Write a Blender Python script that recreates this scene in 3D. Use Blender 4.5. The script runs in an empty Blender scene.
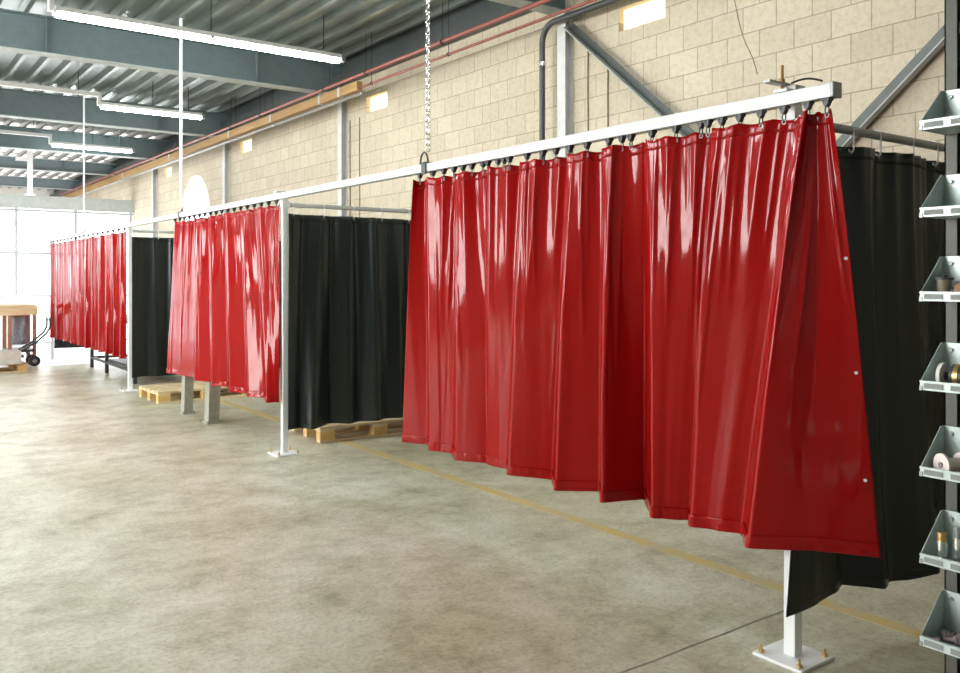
import bpy, bmesh, math, random
from mathutils import Vector, Matrix, noise
random.seed(7)
PI = math.pi
sc = bpy.context.scene
COL = sc.collection
F, CXP, HZ, CH = 856.0, 480.0, 278.0, 1.5
SN, CS = math.sin(math.radians(36.2)), math.cos(math.radians(36.2))

def y_at(px, X):
    t = (px - CXP) / F
    return X / (SN + CS * t) * (CS - SN * t)
def x_at(px, Y):
    t = (px - CXP) / F
    return Y / (CS - SN * t) * (SN + CS * t)
def at(px, py, z):
    D = F * (CH - z) / (py - HZ); u = (px - CXP) / F * D
    return (D * SN + u * CS, D * CS - u * SN)

ORD = ['first', 'second', 'third', 'fourth', 'fifth', 'sixth', 'seventh', 'eighth', 'ninth', 'tenth', 'eleventh', 'twelfth',
       'thirteenth', 'fourteenth', 'fifteenth', 'sixteenth', 'seventeenth', 'eighteenth', 'nineteenth', 'twentieth',
       'twenty-first', 'twenty-second', 'twenty-third', 'twenty-fourth', 'twenty-fifth', 'twenty-sixth', 'twenty-seventh']

# ------------------------------------------------------------------ materials
def new_mat(name):
    m = bpy.data.materials.new(name); m.use_nodes = True
    nt = m.node_tree; nt.nodes.clear()
    out = nt.nodes.new('ShaderNodeOutputMaterial')
    return m, nt, out
def N(nt, typ, **kw):
    n = nt.nodes.new(typ)
    for k, v in kw.items():
        if k in n.inputs: n.inputs[k].default_value = v
        else: setattr(n, k, v)
    return n
def L(nt, a, b): nt.links.new(a, b)
def ramp(nt, fac, stops):
    r = nt.nodes.new('ShaderNodeValToRGB'); e = r.color_ramp.elements
    while len(e) > 1: e.remove(e[-1])
    e[0].position = stops[0][0]; e[0].color = stops[0][1] + (1,)
    for p, c in stops[1:]:
        k = e.new(p); k.color = c + (1,)
    L(nt, fac, r.inputs[0]); return r.outputs[0]
def objvec(nt, scale=(1, 1, 1)):
    tc = nt.nodes.new('ShaderNodeTexCoord'); mp = nt.nodes.new('ShaderNodeMapping')
    mp.inputs['Scale'].default_value = scale
    L(nt, tc.outputs['Object'], mp.inputs[0]); return mp.outputs[0]
def mixc(nt, fac, a, b, mode='MIX'):
    m = nt.nodes.new('ShaderNodeMix'); m.data_type = 'RGBA'; m.blend_type = mode
    for s, v in ((0, fac), (6, a), (7, b)):
        if isinstance(v, (int, float)): m.inputs[s].default_value = v
        elif isinstance(v, tuple): m.inputs[s].default_value = v + (1,)
        else: L(nt, v, m.inputs[s])
    return m.outputs[2]

def plain(name, col, rough=.5, metal=0., var=.12, scale=(6, 6, 6), bump=0.):
    m, nt, out = new_mat(name)
    b = N(nt, 'ShaderNodeBsdfPrincipled', Roughness=rough, Metallic=metal)
    v = objvec(nt, scale)
    n = N(nt, 'ShaderNodeTexNoise', Scale=1.5, Detail=6.0, Roughness=.6); L(nt, v, n.inputs['Vector'])
    c = ramp(nt, n.outputs[0], [(.3, tuple(x * (1 - var) for x in col)), (.7, tuple(min(1, x * (1 + var)) for x in col))])
    L(nt, c, b.inputs['Base Color'])
    if bump:
        bp = N(nt, 'ShaderNodeBump', Strength=bump, Distance=.01); L(nt, n.outputs[0], bp.inputs['Height']); L(nt, bp.outputs[0], b.inputs['Normal'])
    L(nt, b.outputs[0], out.inputs[0]); return m
def emit(name, col, s):
    m, nt, out = new_mat(name)
    e = N(nt, 'ShaderNodeEmission', Strength=s); e.inputs[0].default_value = col + (1,)
    L(nt, e.outputs[0], out.inputs[0]); return m

def concrete_mat():
    m, nt, out = new_mat('worn_concrete')
    b = N(nt, 'ShaderNodeBsdfPrincipled')
    v = objvec(nt)
    big = N(nt, 'ShaderNodeTexNoise', Scale=.55, Detail=4.0, Roughness=.55); L(nt, v, big.inputs['Vector'])
    mid = N(nt, 'ShaderNodeTexNoise', Scale=2.3, Detail=12.0, Roughness=.78, Distortion=.1); L(nt, v, mid.inputs['Vector'])
    fine = N(nt, 'ShaderNodeTexNoise', Scale=45.0, Detail=5.0, Roughness=.75); L(nt, v, fine.inputs['Vector'])
    base = ramp(nt, mid.outputs[0], [(.33, (.32, .295, .195)), (.44, (.50, .475, .355)), (.53, (.62, .60, .485)), (.66, (.74, .725, .63))])
    tone = ramp(nt, big.outputs[0], [(.35, (.80, .78, .68)), (.62, (1.0, 1.0, 1.0))])
    c = mixc(nt, 1.0, base, tone, 'MULTIPLY')
    sp = ramp(nt, fine.outputs[0], [(.34, (.62, .62, .60)), (.5, (1, 1, 1)), (.7, (1.12, 1.12, 1.12))])
    c = mixc(nt, .8, c, sp, 'MULTIPLY')
    # dark oily blots
    bl = N(nt, 'ShaderNodeTexNoise', Scale=1.35, Detail=7.0, Roughness=.7, Distortion=.2); L(nt, objvec(nt, (1, 1.4, 1)), bl.inputs['Vector'])
    bf = ramp(nt, bl.outputs[0], [(.58, (0, 0, 0)), (.70, (1, 1, 1))])
    mm = nt.nodes.new('ShaderNodeMath'); mm.operation = 'MULTIPLY'; mm.inputs[1].default_value = .55
    L(nt, bf, mm.inputs[0])
    c = mixc(nt, mm.outputs[0], c, (.27, .25, .165))
    # pale scuffs
    sv = objvec(nt, (1.2, 5, 1))
    sn = N(nt, 'ShaderNodeTexNoise', Scale=1.6, Detail=8.0, Roughness=.7); L(nt, sv, sn.inputs['Vector'])
    sf = ramp(nt, sn.outputs[0], [(.58, (0, 0, 0)), (.72, (1, 1, 1))])
    m2 = nt.nodes.new('ShaderNodeMath'); m2.operation = 'MULTIPLY'; m2.inputs[1].default_value = .5
    L(nt, sf, m2.inputs[0])
    c = mixc(nt, m2.outputs[0], c, (.72, .71, .66))
    # hairline cracks and trowel marks
    cn = N(nt, 'ShaderNodeTexNoise', Scale=1.1, Detail=3.0, Roughness=.5); L(nt, v, cn.inputs['Vector'])
    cf = ramp(nt, cn.outputs[0], [(.492, (0, 0, 0)), (.5, (1, 1, 1)), (.508, (0, 0, 0))])
    m3 = nt.nodes.new('ShaderNodeMath'); m3.operation = 'MULTIPLY'; m3.inputs[1].default_value = .22
    L(nt, cf, m3.inputs[0]); c = mixc(nt, m3.outputs[0], c, (.25, .23, .16))
    L(nt, c, b.inputs['Base Color'])
    r = nt.nodes.new('ShaderNodeMapRange'); L(nt, mid.outputs[0], r.inputs[0]); r.inputs[3].default_value = .5; r.inputs[4].default_value = .3
    L(nt, r.outputs[0], b.inputs['Roughness'])
    bp = N(nt, 'ShaderNodeBump', Strength=.12, Distance=.01); L(nt, fine.outputs[0], bp.inputs['Height']); L(nt, bp.outputs[0], b.inputs['Normal'])
    L(nt, b.outputs[0], out.inputs[0]); return m

def block_mat():
    m, nt, out = new_mat('cream_blockwork')
    b = N(nt, 'ShaderNodeBsdfPrincipled', Roughness=.9)
    tc = nt.nodes.new('ShaderNodeTexCoord'); sx = nt.nodes.new('ShaderNodeSeparateXYZ'); cx = nt.nodes.new('ShaderNodeCombineXYZ')
    L(nt, tc.outputs['Object'], sx.inputs[0]); L(nt, sx.outputs[1], cx.inputs[0]); L(nt, sx.outputs[2], cx.inputs[1])
    br = nt.nodes.new('ShaderNodeTexBrick')
    br.offset = .5
    for k, v in (('Scale', 1.0), ('Mortar Size', .0045), ('Mortar Smooth', .25), ('Bias', 0.0), ('Brick Width', .285), ('Row Height', .195)): br.inputs[k].default_value = v
    br.inputs['Color1'].default_value = (.635, .565, .435, 1); br.inputs['Color2'].default_value = (.565, .50, .38, 1); br.inputs['Mortar'].default_value = (.36, .31, .22, 1)
    L(nt, cx.outputs[0], br.inputs['Vector'])
    n = N(nt, 'ShaderNodeTexNoise', Scale=30.0, Detail=6.0, Roughness=.7); L(nt, tc.outputs['Object'], n.inputs['Vector'])
    sp = ramp(nt, n.outputs[0], [(.3, (.80, .79, .76)), (.55, (1, 1, 1))])
    c = mixc(nt, 1.0, br.outputs[0], sp, 'MULTIPLY')
    L(nt, c, b.inputs['Base Color'])
    add = nt.nodes.new('ShaderNodeMath'); add.operation = 'MULTIPLY_ADD'; add.inputs[1].default_value = -1.0
    L(nt, br.outputs['Fac'], add.inputs[0]); L(nt, n.outputs[0], add.inputs[2])
    bp = N(nt, 'ShaderNodeBump', Strength=.35, Distance=.006); L(nt, add.outputs[0], bp.inputs['Height']); L(nt, bp.outputs[0], b.inputs['Normal'])
    L(nt, b.outputs[0], out.inputs[0]); return m

def vinyl(name, col, trans, tcol, rough, tf, vs=(7, 7, .55)):
    m, nt, out = new_mat(name)
    b = N(nt, 'ShaderNodeBsdfPrincipled', Roughness=rough); b.inputs['Base Color'].default_value = col + (1,)
    b.inputs['Specular IOR Level'].default_value = .38 if trans else .4
    v = objvec(nt, vs); n = N(nt, 'ShaderNodeTexNoise', Scale=1.6, Detail=4.0, Roughness=.55); L(nt, v, n.inputs['Vector'])
    v2 = objvec(nt, (3, 3, 2.2)); n2 = N(nt, 'ShaderNodeTexNoise', Scale=3.2, Detail=3.0, Distortion=.8); L(nt, v2, n2.inputs['Vector'])
    ad = nt.nodes.new('ShaderNodeMath'); ad.operation = 'MULTIPLY_ADD'; ad.inputs[1].default_value = .12
    L(nt, n2.outputs[0], ad.inputs[0]); L(nt, n.outputs[0], ad.inputs[2])
    bp = N(nt, 'ShaderNodeBump', Strength=.45, Distance=tf); L(nt, ad.outputs[0], bp.inputs['Height']); L(nt, bp.outputs[0], b.inputs['Normal'])
    if trans:
        t = nt.nodes.new('ShaderNodeBsdfTranslucent'); t.inputs[0].default_value = tcol + (1,)
        mx = nt.nodes.new('ShaderNodeMixShader'); mx.inputs[0].default_value = trans
        L(nt, b.outputs[0], mx.inputs[1]); L(nt, t.outputs[0], mx.inputs[2]); L(nt, mx.outputs[0], out.inputs[0])
    else:
        # fine pale scratches and dust specks on the dark sheet
        w = N(nt, 'ShaderNodeTexNoise', Scale=55.0, Detail=4.0, Roughness=.8); L(nt, objvec(nt, (1, 1, 1)), w.inputs['Vector'])
        f = ramp(nt, w.outputs[0], [(.66, col), (.76, tuple(min(1, x * 3 + .03) for x in col))])
        L(nt, f, b.inputs['Base Color'])
        L(nt, b.outputs[0], out.inputs[0])
    return m

def wood_mat(name, a, bcol, sc_=(3, 22, 22)):
    m, nt, out = new_mat(name)
    b = N(nt, 'ShaderNodeBsdfPrincipled', Roughness=.75)
    n = N(nt, 'ShaderNodeTexNoise', Scale=1.5, Detail=7.0, Roughness=.65, Distortion=.4); L(nt, objvec(nt, sc_), n.inputs['Vector'])
    L(nt, ramp(nt, n.outputs[0], [(.3, a), (.7, bcol)]), b.inputs['Base Color'])
    L(nt, b.outputs[0], out.inputs[0]); return m

def worn_line_mat():
    m, nt, out = new_mat('worn_yellow_paint')
    b = N(nt, 'ShaderNodeBsdfPrincipled', Roughness=.55)
    n = N(nt, 'ShaderNodeTexNoise', Scale=4.5, Detail=9.0, Roughness=.75); L(nt, objvec(nt), n.inputs['Vector'])
    L(nt, ramp(nt, n.outputs[0], [(.36, (.50, .45, .31)), (.56, (.60, .44, .15))]), b.inputs['Base Color'])
    L(nt, b.outputs[0], out.inputs[0]); return m

M = {}
M['concrete'] = concrete_mat()
M['pale_floor'] = plain('pale_rear_floor', (.90, .92, .95), .4, var=.03)  # near-white colour of the rear floor slab
M['block'] = block_mat()
M['plaster'] = plain('pale_plaster', (.62, .61, .57), .9, var=.05)
M['deck'] = plain('grey_roof_sheet', (.21, .235, .215), .28, .5, var=.12, scale=(2, 2, 2))
M['beam'] = plain('blue_grey_steel_paint', (.125, .165, .175), .5, var=.1)
M['eaves'] = plain('dark_eaves_steel', (.06, .072, .07), .5, var=.1)
M['flange'] = plain('light_grey_steel_paint', (.42, .45, .44), .5, var=.1)
M['column'] = plain('grey_column_paint', (.62, .63, .62), .5, var=.08)
M['brace'] = plain('dark_brace_steel', (.07, .078, .075), .45, .3, var=.15)
M['white'] = plain('white_powder_coat', (.84, .85, .87), .35, var=.03)
M['alu'] = plain('pale_aluminium', (.55, .56, .56), .4, .15, var=.04)
M['galv'] = plain('galvanised_sheet', (.52, .60, .59), .38, .3, var=.13, scale=(14, 14, 14))
M['steel'] = plain('dull_grey_steel', (.25, .27, .275), .4, .6, var=.15)
M['dark'] = plain('dark_metal', (.055, .058, .06), .45, .3, var=.2)
M['black'] = plain('black_rubber', (.02, .02, .022), .6, var=.2)
M['rack'] = plain('grey_rack_steel', (.085, .085, .078), .5, .3, var=.15)
M['chrome'] = plain('bright_metal', (.72, .72, .70), .2, .9, var=.08)
M['brass'] = plain('brass_metal', (.62, .42, .16), .3, .8, var=.12)
M['rust'] = plain('rusty_steel', (.42, .22, .07), .7, .2, var=.3)
M['redpipe'] = plain('red_pipe_paint', (.26, .07, .05), .45, var=.15)
M['greypipe'] = plain('pale_grey_pipe', (.55, .56, .55), .4, .2, var=.08)
M['pipeblack'] = plain('dark_grey_pipe', (.075, .08, .085), .4, var=.12)
M['tray'] = wood_mat('ochre_timber', (.27, .155, .05), (.40, .25, .10), (14, 1.2, 14))
M['pallet'] = wood_mat('pale_pallet_wood', (.58, .43, .24), (.76, .62, .40))
M['pallet_end'] = wood_mat('yellow_pallet_block', (.60, .36, .12), (.75, .50, .20), (20, 20, 20))
M['legconcrete'] = plain('bare_concrete_leg', (.34, .33, .275), .9, var=.2, scale=(16, 16, 16), bump=.3)
M['red'] = vinyl('red_welding_vinyl', (.42, .007, .008), .28, (.60, .009, .009), .07, .003)
M['redhem'] = vinyl('red_welding_vinyl_hem', (.41, .007, .008), .26, (.58, .009, .009), .06, .004, (9, 9, 9))
M['blk'] = vinyl('black_welding_vinyl', (.009, .0145, .0135), 0, None, .30, .006)
M['line'] = worn_line_mat()
M['joint'] = plain('dark_floor_joint', (.27, .25, .19), .9, var=.3)
M['tube'] = emit('lit_fluorescent_tube', (.93, 1.0, .98), 26.0)
M['highpane'] = emit('unseen_high_window_pane', (1.0, .99, .97), 13.0)
M['pane'] = emit('bright_frosted_pane', (.95, .98, 1.0), 2.3)
M['sidepane'] = emit('unseen_side_window_pane', (1.0, .985, .95), 10.0)
M['warmpane'] = emit('warm_lit_glass_block', (1.0, .80, .42), 1.35)
M['skypane'] = emit('lit_roof_sheet', (1.0, .88, .84), 1.0)
M['cloth'] = plain('blue_grey_cloth', (.30, .31, .38), .9, var=.25, scale=(18, 18, 18))
M['cardboard'] = plain('grey_card', (.52, .49, .45), .85, var=.12)
M['label'] = plain('faded_label_paper', (.24, .26, .25), .6, var=.15)
M['abrasive'] = plain('white_abrasive', (.80, .77, .73), .85, var=.12, scale=(40, 40, 40))
M['pink'] = plain('pinkish_white_plastic', (.82, .72, .70), .5, var=.05)
M['brown'] = plain('brown_fibre', (.36, .18, .10), .6, var=.2)
M['olive'] = plain('olive_resin', (.22, .20, .12), .5, var=.25)
M['purplish'] = plain('dull_mauve_metal', (.26, .20, .21), .6, .3, var=.25)
M['cabinet'] = plain('pale_grey_cabinet', (.74, .75, .76), .5, var=.03)

# ------------------------------------------------------------------ mesh helpers
class MB:
    def __init__(s): s.bm = bmesh.new()
    def box(s, c, d, rot=None, bev=0.):
        ret = bmesh.ops.create_cube(s.bm, size=1.0); vs = ret['verts']
        bmesh.ops.scale(s.bm, vec=d, verts=vs)
        if bev:
            es = list({e for v in vs for e in v.link_edges})
            r = bmesh.ops.bevel(s.bm, geom=es, offset=bev, segments=2, affect='EDGES', profile=.6)
            vs = list({v for f in r['faces'] for v in f.verts} | {v for v in vs if v.is_valid})
        if rot is not None: bmesh.ops.rotate(s.bm, cent=(0, 0, 0), matrix=rot, verts=vs)
        bmesh.ops.translate(s.bm, vec=c, verts=vs); return s
    def b2(s, lo, hi, bev=0.):
        return s.box([(a + b) / 2 for a, b in zip(lo, hi)], [abs(b - a) for a, b in zip(lo, hi)], None, bev)
    def cyl(s, a, b, r, r2=None, seg=14, caps=True):
        a, b = Vector(a), Vector(b); d = b - a
        ret = bmesh.ops.create_cone(s.bm, cap_ends=caps, segments=seg, radius1=r, radius2=r if r2 is None else r2, depth=d.length)
        q = d.to_track_quat('Z', 'Y').to_matrix()
        bmesh.ops.rotate(s.bm, cent=(0, 0, 0), matrix=q, verts=ret['verts']); bmesh.ops.translate(s.bm, vec=(a + b) / 2, verts=ret['verts']); return s
    def tube(s, pts, r, seg=8, closed=False):
        pts = [Vector(p) for p in pts]; n = len(pts); rings = []
        prev = None
        for i, p in enumerate(pts):
            if closed: t = pts[(i + 1) % n] - pts[i - 1]
            else: t = pts[min(i + 1, n - 1)] - pts[max(i - 1, 0)]
            t.normalize()
            u = prev if prev is not None else (Vector((0, 0, 1)) if abs(t.z) < .9 else Vector((1, 0, 0)))
            u = (u - t * u.dot(t)).normalized(); prev = u; w = t.cross(u)
            rings.append([s.bm.verts.new(p + (u * math.cos(k * 2 * PI / seg) + w * math.sin(k * 2 * PI / seg)) * r) for k in range(seg)])
        for i in range(n if closed else n - 1):
            A, B = rings[i], rings[(i + 1) % n]
            for k in range(seg): s.bm.faces.new((A[k], A[(k + 1) % seg], B[(k + 1) % seg], B[k]))
        if not closed:
            s.bm.faces.new(rings[0][::-1]); s.bm.faces.new(rings[-1])
        return s
    def prism(s, poly, a, b):
        """poly: list of 3D points (planar); extruded by vector b-a"""
        d = Vector(b) - Vector(a)
        A = [s.bm.verts.new(Vector(p)) for p in poly]; B = [s.bm.verts.new(Vector(p) + d) for p in poly]
        n = len(A)
        s.bm.faces.new(A[::-1]); s.bm.faces.new(B)
        for i in range(n): s.bm.faces.new((A[i], A[(i + 1) % n], B[(i + 1) % n], B[i]))
        return s
    def grid(s, rows):
        V = [[s.bm.verts.new(p) for p in r] for r in rows]
        for i in range(len(V) - 1):
            for j in range(len(V[0]) - 1): s.bm.faces.new((V[i][j], V[i][j + 1], V[i + 1][j + 1], V[i + 1][j]))
        return s
    def obj(s, name, mat, parent=None, smooth=False, solid=0., local=True):
        bmesh.ops.recalc_face_normals(s.bm, faces=s.bm.faces) if not solid else None
        me = bpy.data.meshes.new(name); s.bm.to_mesh(me); s.bm.free()
        me.materials.append(M[mat] if isinstance(mat, str) else mat)
        if smooth:
            for p in me.polygons: p.use_smooth = True
            if smooth != 'all':
                try: me.set_sharp_from_angle(angle=math.radians(40))
                except Exception: pass
        o = bpy.data.objects.new(name, me); COL.objects.link(o)
        if parent is not None:
            o.parent = parent
            if local is False and parent.type == 'EMPTY': o.location = -Vector(parent.location)
        if solid:
            md = o.modifiers.new('thickness', 'SOLIDIFY'); md.thickness = solid; md.offset = 0
        return o
def tag(o, label=None, cat=None, group=None, kind=None):
    if label: o['label'] = label
    if cat: o['category'] = cat
    if group: o['group'] = group
    if kind: o['kind'] = kind
    return o
def empty(name, loc, label, cat, group=None, rz=0.):
    o = bpy.data.objects.new(name, None); COL.objects.link(o); o.empty_display_size = .1
    o.location = loc; o.rotation_euler = (0, 0, rz); return tag(o, label, cat, group)
def copy_tree(o, parent=None):
    c = o.copy(); COL.objects.link(c); c.parent = parent
    for ch in list(o.children): copy_tree(ch, c)
    return c
def S(name, mb, mat, **k): return tag(mb.obj(name, mat, **k), kind='structure')

XW = 5.35          # inner face of the block wall
YB = 21.2          # glazed end
ZD = 4.37          # underside of the roof sheet
# ------------------------------------------------------------------ setting
S('floor', MB().b2((-7.2, -6, -.2), (XW + .2, 16.1, 0)), 'concrete')
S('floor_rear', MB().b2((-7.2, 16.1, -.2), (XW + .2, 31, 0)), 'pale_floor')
# right wall with small openings and one arched opening
small = [(4.75, 5.27), (9.26, 9.80), (13.75, 14.28), (18.2, 18.75)]
ZS0, ZS1 = 3.63, 3.83
ARY, ARR, ARZ = 16.7, .88, 2.62       # arched opening: centre, half width, spring line
def wall_right():
    mb = MB()
    def piece(y0, y1, z0, z1): mb.b2((XW, y0, z0), (XW + .2, y1, z1))
    piece(-6, 31, ZS1, 4.6); 
    ys = [-6] + [v for p in small for v in p] + [31]
    for i in range(0, len(ys), 2): piece(ys[i], ys[i + 1], ZS0, ZS1)
    piece(-6, ARY - ARR, 0, ZS0); piece(ARY + ARR, 31, 0, ZS0)
    piece(ARY - ARR, ARY + ARR, 0, 1.2)
    arc = [(ARY + ARR * math.cos(PI - k * PI / 20), ARZ + ARR * math.sin(PI - k * PI / 20)) for k in range(21)]
    for half in (arc[:11], arc[10:]):
        ye = ARY - ARR if half is not arc and half[0][0] < ARY - .01 else ARY + ARR
        poly = [(XW, y, z) for y, z in half]
        if ye < ARY: poly = poly + [(XW, ARY, ZS0), (XW, ye, ZS0)]
        else: poly = poly + [(XW, ye, ZS0), (XW, ARY, ZS0)]
        mb.prism(poly, (0, 0, 0), (.2, 0, 0))
    return mb
S('wall_right', wall_right(), 'block')
for i, (y0, y1) in enumerate(small):
    w = S('window_%d' % (i + 1), MB().b2((XW + .06, y0, ZS0), (XW + .09, y1, ZS1)), 'warmpane')
    fr = MB()
    fr.b2((XW + .03, y0, ZS0), (XW + .06, y1, ZS0 + .012))
    fr.obj('window_bar', 'white', w)
arc = [(XW + .1, ARY + ARR * math.cos(PI - k * PI / 24), ARZ + ARR * math.sin(PI - k * PI / 24)) for k in range(25)]
w = S('window_5', MB().prism([(XW + .1, ARY - ARR, 1.2)] + arc + [(XW + .1, ARY + ARR, 1.2)], (0, 0, 0), (.03, 0, 0)), 'pane')
fr = MB()
for k in range(1, 4): fr.b2((XW + .06, ARY - ARR + k * .44 - .012, 1.2), (XW + .1, ARY - ARR + k * .44 + .012, ARZ))
for k in range(5): fr.b2((XW + .06, ARY - ARR, 1.3 + k * .33 - .012), (XW + .1, ARY + ARR, 1.3 + k * .33 + .012))
fr.tube([(XW + .08, p[1], p[2]) for p in arc], .03)
fr.obj('window_frame', 'white', w)

# left wall with unseen windows added and sized for daylight and curtain highlights, front wall behind the camera
wl = MB(); wl.b2((-7.4, -6, 0), (-7.2, 31, .9)); wl.b2((-7.4, -6, 3.92), (-7.2, 31, 4.6)); wl.b2((-7.4, -6, 2.7), (-7.2, 3.0, 3.92)); wl.b2((-7.4, 11.2, 2.7), (-7.2, 31, 3.92)); wl.b2((-7.4, -6, 2.7), (-7.2, 31, 3.0))
wy = [(5.4, 9.6), (18.8, 19.4)]
prev = -6
for a, b in wy: wl.b2((-7.4, prev, .9), (-7.2, a, 2.7)); prev = b
wl.b2((-7.4, prev, .9), (-7.2, 31, 2.7))
S('wall_left', wl, 'plaster')
def unseen_side_window(i, a, b, z0, z1, nx, nz, mat):
    w = S('window_%d' % i, MB().b2((-7.34, a, z0), (-7.31, b, z1)), mat)
    fr = MB()
    for k in range(nx + 1): fr.b2((-7.31, a + (b - a) * k / nx - .025, z0), (-7.24, a + (b - a) * k / nx + .025, z1))
    for k in range(nz + 1): z = z0 + .02 + (z1 - z0 - .04) * k / nz; fr.b2((-7.305, a, z - .02), (-7.25, b, z + .02))
    fr.obj('window_frame', 'white', w)
for i, (a, b) in enumerate(wy): unseen_side_window(6 + i, a, b, .9, 2.7, 2 if b - a < 2 else 4, 3, 'sidepane')
unseen_side_window(8, 3.0, 11.2, 3.0, 3.92, 9, 1, 'highpane')  # high window band out of view, added for light from upper left
S('wall_front', MB().b2((-7.4, -6.2, 0), (XW + .2, -6, 4.6)), 'plaster')

# glazed end wall below a grey header, open above it to the roof that runs on
S('trim_1', MB().b2((-7.2, YB - .06, 3.04), (XW, YB + .14, 3.33)), 'flange')
w = S('window_9', MB().b2((-7.2, YB + .05, 0.0), (XW, YB + .07, 3.04)), 'pane')
fr = MB()
for k in range(-8, 3): fr.b2((2.89 + 1.2 * k - .03, YB - .01, 0), (2.89 + 1.2 * k + .03, YB + .05, 3.04))
for z in (.05, 1.1, 2.05, 3.0): fr.b2((-7.2, YB, z - .025), (XW, YB + .04, z + .025))
fr.obj('window_frame', 'flange', w)
S('wall_back', MB().b2((-7.4, 31, 0), (XW + .2, 31.2, 4.6)), 'plaster')

# roof sheets: trapezoidal ribs running along the hall
def deck(y0, y1, x0=-7.2, x1=XW, p=.28, h=.085):
    mb = MB(); prof = []
    n = int((x1 - x0) / p) + 1
    for k in range(n):
        x = x0 + k * p
        prof += [(x, ZD), (x + .045, ZD), (x + .065, ZD + h), (x + .26, ZD + h)]
    prof.append((x0 + n * p, ZD))
    prof = [q for q in prof if q[0] <= x1 + .2]
    mb.grid([[(x, y0, z) for x, z in prof], [(x, y1, z) for x, z in prof]])
    return mb
S('ceiling', deck(-6, 31), 'deck', solid=.004)
for j, (y0, y1) in enumerate(((18.45, 22.6), (22.95, 27.0), (27.4, 30.9))):
    mb = MB(); k = 0
    while -7.2 + .28 * k + .26 < XW:
        x = -7.2 + .28 * k; k += 1
        mb.b2((x + .075, y0, ZD + .068), (x + .25, y1, ZD + .078))
    S('window_%d' % (10 + j), mb, 'skypane')
S('trim_2', MB().b2((XW - .17, -6, 4.10), (XW, 31, 4.12)).b2((XW - .03, -6, 4.12), (XW, 31, 4.55)).b2((XW - .17, -6, 4.12), (XW - .155, 31, 4.20)), 'eaves')
S('sky_light_blocker', MB().b2((-7.4, -6.2, ZD + .2), (XW + .2, 31.2, ZD + .3)), 'plaster')  # unseen slab over the roof sheet, added to keep sky light out

# steel frames
fy = [5.97, 10.42, 14.75, 18.3, 22.8, 27.2]
fname = ['nearest, partly out of the top of the picture', 'with the longest lamp glowing in front of it', 'behind the middle lamp', 'behind the farthest lamp',
         'first beyond the farthest lamp, under the skylight strips', 'last before the bright end wall']
for y, t in zip(fy, fname):
    dz = .0 if y < 20 else .12
    o = empty('roof_beam', (0, y, 3.95 + dz), 'blue-grey steel roof beam, ' + t, 'beam', 'steel roof beams')
    MB().b2((-7.2, -.005, .015), (XW, .005, .40 - dz)).obj('web', 'beam', o)
    MB().b2((-7.2, -.085, 0), (XW, .085, .015)).obj('flange', 'flange', o)
    MB().b2((-7.2, -.085, .40 - dz), (XW, .085, .415 - dz)).obj('flange', 'flange' if dz else 'beam', o)
    mb = MB()
    for k in range(5): mb.b2((-5.5 + 2.4 * k, -.08, .015), (-5.49 + 2.4 * k, .08, .40 - dz))
    mb.obj('stiffener', 'beam', o)
cname = ['nearest, beside the dark downpipe', 'second from the camera, by the pale pipe end', 'beside the arched window', 'farthest, close to the glazed end']
for y, t in zip([5.97, 10.42, 14.87, 19.32], cname):
    o = empty('wall_column', (XW, y - .06, 0), 'grey steel column on the block wall, ' + t, 'column', 'steel columns along the wall')
    MB().b2((-.10, -.055, 0), (-.09, .055, 3.95)).obj('flange', 'column', o)
    MB().b2((-.09, -.004, 0), (-.01, .004, 3.95)).obj('web', 'column', o)
    MB().b2((-.01, -.055, 0), (0, .055, 3.95)).obj('flange', 'column', o)
    MB().b2((-.16, -.09, 0), (-.10, .09, .012)).obj('base_plate', 'column', o)

# cross bracing between the columns
def brace(y0, z0, y1, z1, x, label, w=.075):
    d = Vector((0, y1 - y0, z1 - z0)).normalized(); nrm = Vector((0, -d.z, d.y))
    if nrm.z < 0: nrm = -nrm
    a, b = Vector((x, y0, z0)), Vector((x, y1, z1))
    mb = MB(); t, e = .009, .06
    mb.prism([a - nrm * w / 2, a + nrm * w / 2, a + nrm * w / 2 + Vector((t, 0, 0)), a - nrm * w / 2 + Vector((t, 0, 0))], a, b)
    o = bpy.data.objects.new('bracing_bar', None); COL.objects.link(o); o.location = a
    tag(o, label, 'brace', 'wall bracing bars')
    mb.obj('upright_leg', 'brace', o, local=False)
    mb = MB(); q = a - nrm * w / 2
    mb.prism([q, q + nrm * t, q + nrm * t - Vector((e, 0, 0)), q - Vector((e, 0, 0))], a, b)
    mb.obj('flat_leg', 'flange', o, local=False)
brace(5.80, 3.80, 1.75, .36, 5.25, 'dark angle brace sloping down from the nearest column behind the rail')
brace(1.55, 3.81, 5.80, .13, 5.325, 'dark angle brace rising to the right behind the bin rack', .095)

# pipes along the wall and under the beams
def pipe(name, pts, r, mat, label, cat, clips=None, group=None):
    o = empty(name, pts[0], label, cat, group)
    MB().tube(pts, r, 10).obj('tube', mat, o, smooth=True, local=False)
    if clips:
        for (p, n) in clips:
            mb = MB(); mb.cyl(Vector(p) - Vector(n) * .02, Vector(p) + Vector(n) * .02, r * 1.35, seg=12)
            mb.obj('clip', 'chrome', o, smooth=True, local=False)
    return o
PX = 4.8
def hung(name, x, z, r, mat, label):
    o = pipe(name, [(x, -2, z), (x, 10, z), (x, 27, z)], r, mat, label, 'pipe', None, 'roof pipes')
    for y in (7.2, 8.8, 9.9, 12.0, 13.2, 16.1):
        MB().cyl((x, y, z), (x, y, ZD), .004, seg=6).cyl((x, y - .012, z), (x, y + .012, z), r * 1.5, seg=10).obj('hanger', 'dark', o, local=False)
hung('sprinkler_pipe', PX, 3.885, .022, 'redpipe', 'red pipe under the roof beams, upper of the two')
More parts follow.
